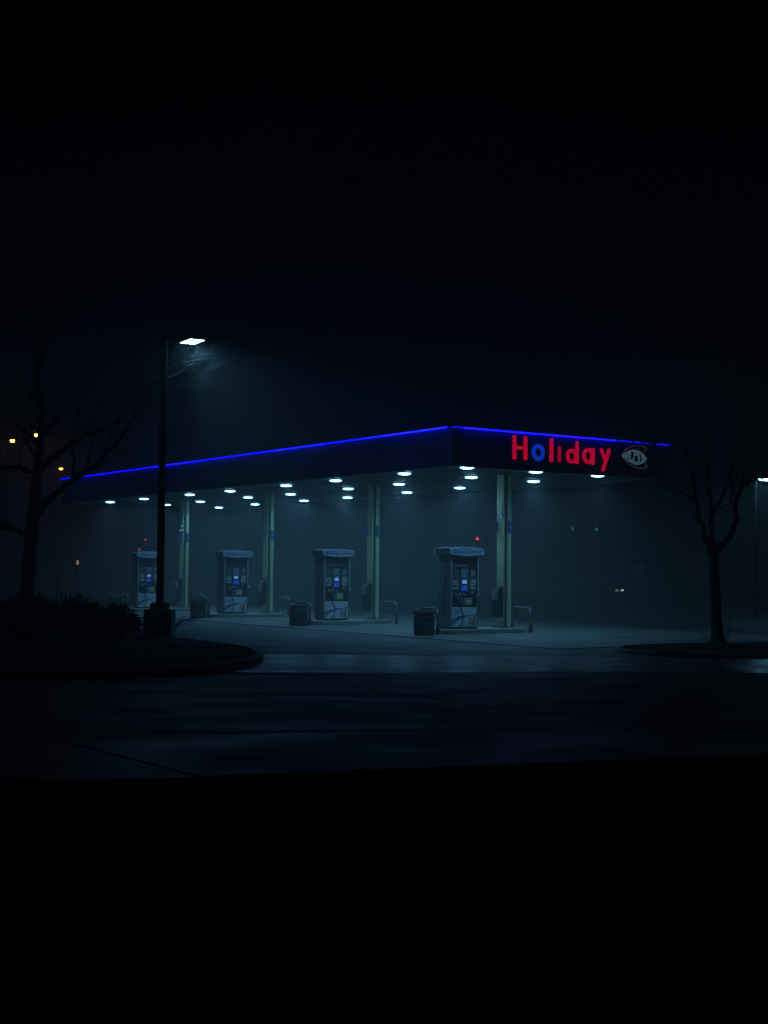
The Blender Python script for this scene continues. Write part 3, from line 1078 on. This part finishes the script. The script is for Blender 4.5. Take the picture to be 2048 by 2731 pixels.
# car with its lights on, far away
p = at(1660, 1560, 80)
car = empty('parked_car', (p.x - .45, p.y, 0), R(60))
prof = [(-2.2, .28), (2.15, .28), (2.25, .55), (2.15, .82), (1.2, .98), (.45, 1.42), (-1.1, 1.45), (-1.9, 1.02), (-2.25, .95)]
CM = Matrix.Rotation(0, 4, 'Z')
MB().prism_y([(x, z) for x, z in prof], -.86, .86).build('body', M['car'], car, bevel=.08)
for sg in (-1, 1):
    MB().prism_y([(1.0, 1.0), (.42, 1.36), (-1.05, 1.38), (-1.6, 1.03)], .862 * sg - .004, .862 * sg + .004).build('side_window', M['glass'], car)
    for x in (-1.4, 1.4):
        w = MB().tube([(x, .70 * sg, .33), (x, .885 * sg, .33)], .33, 18).build('wheel', M['black'], car)
        MB().tube([(x, .886 * sg, .33), (x, .90 * sg, .33)], .19, 14).build('rim', M['grey'], w)
MB().box(-.62, .62, 0, .01, 0, .40).build('windscreen', M['glass'], car)
ws_ = car.children[-1]
ws_.matrix_local = Matrix.Translation((1.16, 0, 1.01)) @ Matrix.Rotation(R(90), 4, 'Z') @ Matrix.Rotation(R(-60), 4, 'X')
MB().box(2.2, 2.275, -.78, -.45, .68, .80).build('headlight', M['headlight2'], car, bevel=.01)
MB().box(2.2, 2.275, .45, .78, .68, .80).build('headlight', M['headlight'], car, bevel=.01)
car.rotation_euler = (0, 0, R(-25))
car.location = (p.x - 2.29, p.y + .4, 0)
tag(car, 'dark car with a small white headlight, far off in the fog', 'car')


# ------------------------------------------------------------------ bare trees
def grow(mb, p, d, L, r, depth, nmin=4):
    """a branch that wanders, tapers, and throws side twigs"""
    segs = max(3, int(L / .16))
    pts, rs = [p.copy()], [r]
    q = p.copy()
    dd = d.normalized()
    for i in range(segs):
        dd = (dd + Vector((random.gauss(0, .16), random.gauss(0, .16), random.gauss(.03, .13)))).normalized()
        q = q + dd * (L / segs)
        pts.append(q.copy())
        rs.append(max(.003, r * (1 - .8 * (i + 1) / segs)))
        if depth > 0 and i > 0 and random.random() < .62:
            side = dd.cross(Vector((random.gauss(0, 1), random.gauss(0, 1), random.gauss(0, 1)))).normalized()
            nd = (dd * random.uniform(.5, 1.0) + side * random.uniform(.5, 1.0) + Vector((0, 0, .15))).normalized()
            grow(mb, q, nd, L * random.uniform(.35, .65), rs[-1] * .62, depth - 1)
    mb.tube(pts, rs, 5 if r > .02 else 3, cap=False)


def limb(mb, pts, r0, r1, n=4, wob=.02):
    cp = curve_pts([tuple(q) for q in pts], n)
    m = len(cp)
    cp = [Vector(c) + Vector((random.gauss(0, wob), random.gauss(0, wob), random.gauss(0, wob))) if 0 < i < m - 1 else Vector(c) for i, c in enumerate(cp)]
    rs = [r0 + (r1 - r0) * i / (m - 1) for i in range(m)]
    mb.tube(cp, [q * random.uniform(.93, 1.07) for q in rs], 9)
    return cp, rs


def sprout(mb, cp, rs, start, every, L, depth):
    for i in range(int(len(cp) * start), len(cp)):
        if random.random() < every:
            d = (cp[min(i + 1, len(cp) - 1)] - cp[max(i - 1, 0)]).normalized()
            side = d.cross(Vector((random.gauss(0, 1), random.gauss(0, 1), random.gauss(0, 1)))).normalized()
            grow(mb, cp[i], (d * .7 + side * .8 + Vector((0, 0, .25))), L * random.uniform(.6, 1.2), rs[i] * .45, depth)


def px(lst, Y, k=1.0, ox=0.0, oy=0.0, dY=None):
    """points read off the photograph, placed in depth"""
    return [at(ox + x * k, oy + y * k, Y + (dY[i] if dY else 0.0)) for i, (x, y) in enumerate(lst)]


TY = 32.0
tree = empty('bare_tree', (at(68, 1690, TY).x, TY, .12))
tm, bm_ = MB(), MB()
sc6 = 1 / 2.765


def P6(lst, dY):
    return px(lst, TY, sc6, 0, 850, dY)


trunk = [at(62, 1705, TY), at(66, 1650, TY), at(74, 1560, TY), at(82, 1450, TY), at(91, 1360, TY), at(99, 1270, TY), at(108, 1190, TY), at(113, 1110, TY), at(104, 1010, TY), at(110, 930, TY), at(96, 850, TY)]
rs_ = [.27, .19, .165, .16, .14, .115, .10, .085, .065, .05, .03]
cp = curve_pts([tuple(q) for q in trunk], 4)
rr = []
for i in range(len(cp)):
    a = i / 4
    j = min(int(a), len(rs_) - 2)
    rr.append(rs_[j] + (rs_[j + 1] - rs_[j]) * (a - j))
tm.tube([Vector(c) for c in cp], [q * random.uniform(.95, 1.05) for q in rr], 12)
sprout(bm_, [Vector(c) for c in cp], rr, .55, .8, 1.5, 2)
limbs_l = [
    ([(290, 1420), (380, 1320), (540, 1190), (700, 1085), (800, 980), (900, 870), (980, 740), (1005, 640)], [0, -.2, -.4, -.6, -.5, -.4, -.3, -.2], .095, .022),
    ([(292, 1120), (380, 1030), (490, 945), (610, 870), (760, 815), (860, 750), (950, 660), (1050, 540), (1160, 470), (1300, 420), (1420, 330)], [0, .2, .3, .5, .5, .6, .6, .7, .9, 1.0, 1.0], .085, .014),
    ([(1050, 540), (1200, 500), (1340, 492), (1440, 490), (1530, 480)], [.7, .8, .9, .9, 1.0], .018, .006),
    ([(1000, 640), (1120, 470), (1250, 360), (1400, 325), (1560, 290)], [.2, .5, .8, .9, 1.0], .018, .006),
    ([(540, 1190), (545, 1080), (530, 960), (545, 840), (570, 700), (560, 560)], [-.4, -.5, -.6, -.7, -.8, -.9], .04, .012),
    ([(610, 870), (680, 740), (760, 640), (800, 520), (850, 400)], [.5, .6, .7, .8, .9], .035, .010),
    ([(250, 1150), (190, 1110), (120, 1092), (30, 1100), (-80, 1090)], [0, .1, .2, .2, .3], .06, .03),
    ([(205, 1600), (120, 1560), (60, 1535), (-60, 1510)], [0, -.2, -.3, -.4], .07, .045),
    ([(300, 850), (220, 760), (150, 720), (60, 700)], [0, .2, .3, .4], .03, .010),
    ([(300, 960), (220, 900), (130, 880), (20, 890)], [0, -.2, -.3, -.4], .025, .008),
    ([(310, 880), (380, 850), (440, 900)], [0, .3, .4], .022, .008),
]
for (pl, dY, r0, r1) in limbs_l:
    c_, r_ = limb(tm if r0 > .03 else bm_, P6(pl, dY), r0, r1)
    sprout(bm_, c_, r_, .25, .62, 1.15, 2)
# the tangle of fine wet twigs under the lamp
for i in range(34):
    p = at(random.uniform(415, 530), random.uniform(915, 1035), LY - random.uniform(.1, 1.3))
    grow(bm_, p, Vector((random.uniform(.3, 1.0), random.uniform(-.4, .4), random.uniform(-.1, .45))), random.uniform(.5, 1.0), .009, 1)
t1 = tm.build('trunk', M['bark'], None, smooth=True)
b1 = bm_.build('crown', M['twig'], None, smooth=True)
for o in (t1, b1):
    o.parent = tree
    o.matrix_parent_inverse = Matrix.Translation(-tree.location)
tag(tree, 'bare tree with spreading limbs and fine twigs at the left edge', 'tree')

RY = 32.3
tm, bm_ = MB(), MB()
k5 = 1 / 3.027


def P5(lst, dY):
    return px(lst, RY, k5, 1500, 1150, dY)


tree2 = empty('bare_tree', (at(1910, 1712, RY).x, RY, .08))
trunk = P5([(1252, 1715), (1248, 1640), (1240, 1500), (1232, 1300), (1225, 1130), (1222, 1000), (1215, 930)], [0] * 7)
rs_ = [.20, .14, .126, .118, .114, .12, .105]
cp = curve_pts([tuple(q) for q in trunk], 4)
rr = []
for i in range(len(cp)):
    a = i / 4
    j = min(int(a), len(rs_) - 2)
    rr.append(rs_[j] + (rs_[j + 1] - rs_[j]) * (a - j))
tm.tube([Vector(c) for c in cp], [q * random.uniform(.96, 1.04) for q in rr], 12)
limbs_r = [
    ([(1200, 990), (1160, 880), (1115, 740), (1080, 560), (1060, 420), (1040, 280), (1000, 120)], [0, -.1, -.2, -.3, -.4, -.5, -.6], .085, .018),
    ([(1215, 960), (1205, 820), (1205, 660), (1190, 500), (1175, 340), (1180, 180), (1170, 20)], [0, .1, .2, .2, .3, .4, .5], .085, .02),
    ([(1205, 680), (1240, 620), (1290, 520), (1330, 420), (1360, 300), (1380, 150)], [.2, .3, .4, .5, .6, .7], .05, .014),
    ([(1235, 990), (1290, 920), (1350, 840), (1395, 750), (1400, 640), (1415, 530), (1440, 470), (1480, 440), (1530, 410), (1580, 378), (1640, 370)], [0, -.1, -.2, -.3, -.3, -.4, -.4, -.5, -.5, -.6, -.6], .08, .014),
    ([(1412, 540), (1390, 460), (1370, 380), (1350, 280)], [-.4, -.5, -.6, -.7], .03, .009),
    ([(1425, 500), (1450, 420), (1470, 330), (1480, 220)], [-.4, -.3, -.2, -.1], .03, .009),
    ([(1240, 620), (1275, 612), (1290, 618)], [.3, .2, .1], .022, .012),
]
for (pl, dY, r0, r1) in limbs_r:
    c_, r_ = limb(tm if r0 > .03 else bm_, P5(pl, dY), r0, r1)
    sprout(bm_, c_, r_, .40, .55, 1.1, 2)
for i in range(14):
    p = P5([(random.uniform(1580, 1680), random.uniform(330, 460))], [-.6])[0]
    grow(bm_, p, Vector((random.uniform(.2, 1), 0, random.uniform(-.5, .3))), random.uniform(.25, .5), .006, 1)
for i in range(16):      # suckers at the foot
    p = P5([(random.choice([random.uniform(1180, 1205), random.uniform(1300, 1380)]), 1690)], [random.uniform(-.2, .2)])[0]
    p.z = .06
    grow(bm_, p, Vector((random.uniform(-.3, .3), random.uniform(-.3, .3), 1)), random.uniform(.3, .7), .006, 1)
t2 = tm.build('trunk', M['bark'], None, smooth=True)
b2 = bm_.build('crown', M['twig'], None, smooth=True)
for o in (t2, b2):
    o.parent = tree2
    o.matrix_parent_inverse = Matrix.Translation(-tree2.location)
tag(tree2, 'bare forked tree rising from the right kerbed island', 'tree')


# ------------------------------------------------------------------ shrubs on the left island
def shrub(x, y, rx, ry, h, n, lbl):
    r = empty('shrub', (x, y, .13))
    mb, sm = MB(), MB()
    for i in range(n // 14):
        a = random.uniform(0, 6.28)
        q = math.sqrt(random.random())
        e = random.uniform(.35, 1.0)
        tip = Vector((rx * q * math.cos(a), ry * q * math.sin(a), h * e * (1.05 - .45 * q * q)))
        b = Vector((tip.x * .25, tip.y * .25, .02))
        mid = (b + tip) / 2 + Vector((0, 0, .12 * h))
        cp = [Vector(c) for c in curve_pts([tuple(b), tuple(mid), tuple(tip)], 4)]
        sm.tube(cp, [.008] * (len(cp) - 1) + [.003], 3, cap=False)
        for k in range(14):
            j = random.uniform(.3, 1.0) * (len(cp) - 1)
            i0 = min(int(j), len(cp) - 2)
            c = cp[i0].lerp(cp[i0 + 1], j - i0)
            d = (cp[i0 + 1] - cp[i0]).normalized()
            d = (d + Vector((random.gauss(0, .5), random.gauss(0, .5), random.gauss(.1, .4)))).normalized()
            L = random.uniform(.08, .24)
            w = d.cross(Vector((random.gauss(0, 1), random.gauss(0, 1), random.gauss(0, 1)))).normalized() * random.uniform(.006, .014)
            mb.add([c - w * .4, c + d * L * .45 - w, c + d * L + Vector((0, 0, -.04 * L / .2)), c + d * L * .45 + w], [(0, 1, 2, 3)])
    mb.build('foliage', M['needles'], r)
    sm.build('stems', M['twig'], r)
    tag(r, lbl, 'shrub', 'shrubs on the left island')
    return r


shrub(-9.4, 31.2, .95, .8, 1.02, 9000, 'dark bushy shrub at the left picture edge below the tree limb')
shrub(-8.1, 30.7, .90, .8, 1.08, 9000, 'dark bushy shrub at the foot of the left tree')
shrub(-7.05, 31.0, .85, .75, 1.02, 9000, 'dark bushy shrub with thin tall shoots, second from the lamp post')
shrub(-6.25, 31.4, .70, .7, .80, 7000, 'dark spiky shrub right beside the lamp post pedestal')
r = empty('young_plant', (-5.25, 33.45, .13))
mb, sm = MB(), MB()
for k in range(11):
    tip = Vector((random.uniform(.25, .75), random.uniform(-.15, .25), random.uniform(.25, .50)))
    mid = Vector((tip.x * .45, tip.y * .4, tip.z * .75 + .06))
    cp = [Vector(c) for c in curve_pts([(0, 0, .02), tuple(mid), tuple(tip)], 5)]
    sm.tube(cp, [.007] * (len(cp) - 1) + [.002], 3, cap=False)
    for q in range(3, len(cp) - 1):
        d = (cp[q + 1] - cp[q]).normalized()
        w = Vector((-d.y, d.x, random.uniform(-.3, .3))).normalized() * .012
        L = random.uniform(.08, .16)
        e = (d + Vector((0, random.uniform(-.4, .4), random.uniform(-.2, .5)))).normalized()
        mb.add([cp[q], cp[q] + e * L * .5 - w, cp[q] + e * L, cp[q] + e * L * .5 + w], [(0, 1, 2, 3)])
mb.build('foliage', M['needles'], r)
sm.build('stems', M['twig'], r)
tag(r, 'small sparse plant leaning out behind the lamp post pedestal', 'plant')
st3 = [c for c in bpy.data.objects if c.name.startswith('shrub.002') or c.name == 'shrub.002']
for (pl, w) in (([(148, 1610), (152, 1560), (147, 1520), (143, 1475)], .008), ([(188, 1610), (186, 1575), (184, 1552)], .006)):
    pts = [at(x, y, 31.0) for x, y in pl]
    o = MB().tube([Vector(c) for c in curve_pts([tuple(q) for q in pts], 4)], w, 4).build('shoot', M['twig'])
    o.parent = st3[0]
    o.matrix_parent_inverse = Matrix.Translation(-st3[0].location)

# ------------------------------------------------------------------ the fog
hz = MB().box(-190, 190, -40, 215, -1.0, 13.5).build('haze', None)
hm = bpy.data.materials.new('haze')
hm.use_nodes = True
nt = hm.node_tree
for n_ in list(nt.nodes):
    if n_.type == 'BSDF_PRINCIPLED':
        nt.nodes.remove(n_)
pv = nt.nodes.new('ShaderNodeVolumePrincipled')
pv.inputs['Color'].default_value = (0.93, 0.95, 0.97, 1)
pv.inputs['Density'].default_value = FOG
pv.inputs['Anisotropy'].default_value = 0.18
for nm in ('Color Attribute', 'Density Attribute', 'Temperature Attribute'):
    try:
        pv.inputs[nm].default_value = ''
    except Exception:
        pass
nt.links.new(pv.outputs[0], nt.nodes['Material Output'].inputs['Volume'])
hm.cycles.homogeneous_volume = True
hz.data.materials.append(hm)
tag(hz, 'thin night fog filling the whole place', kind='stuff')
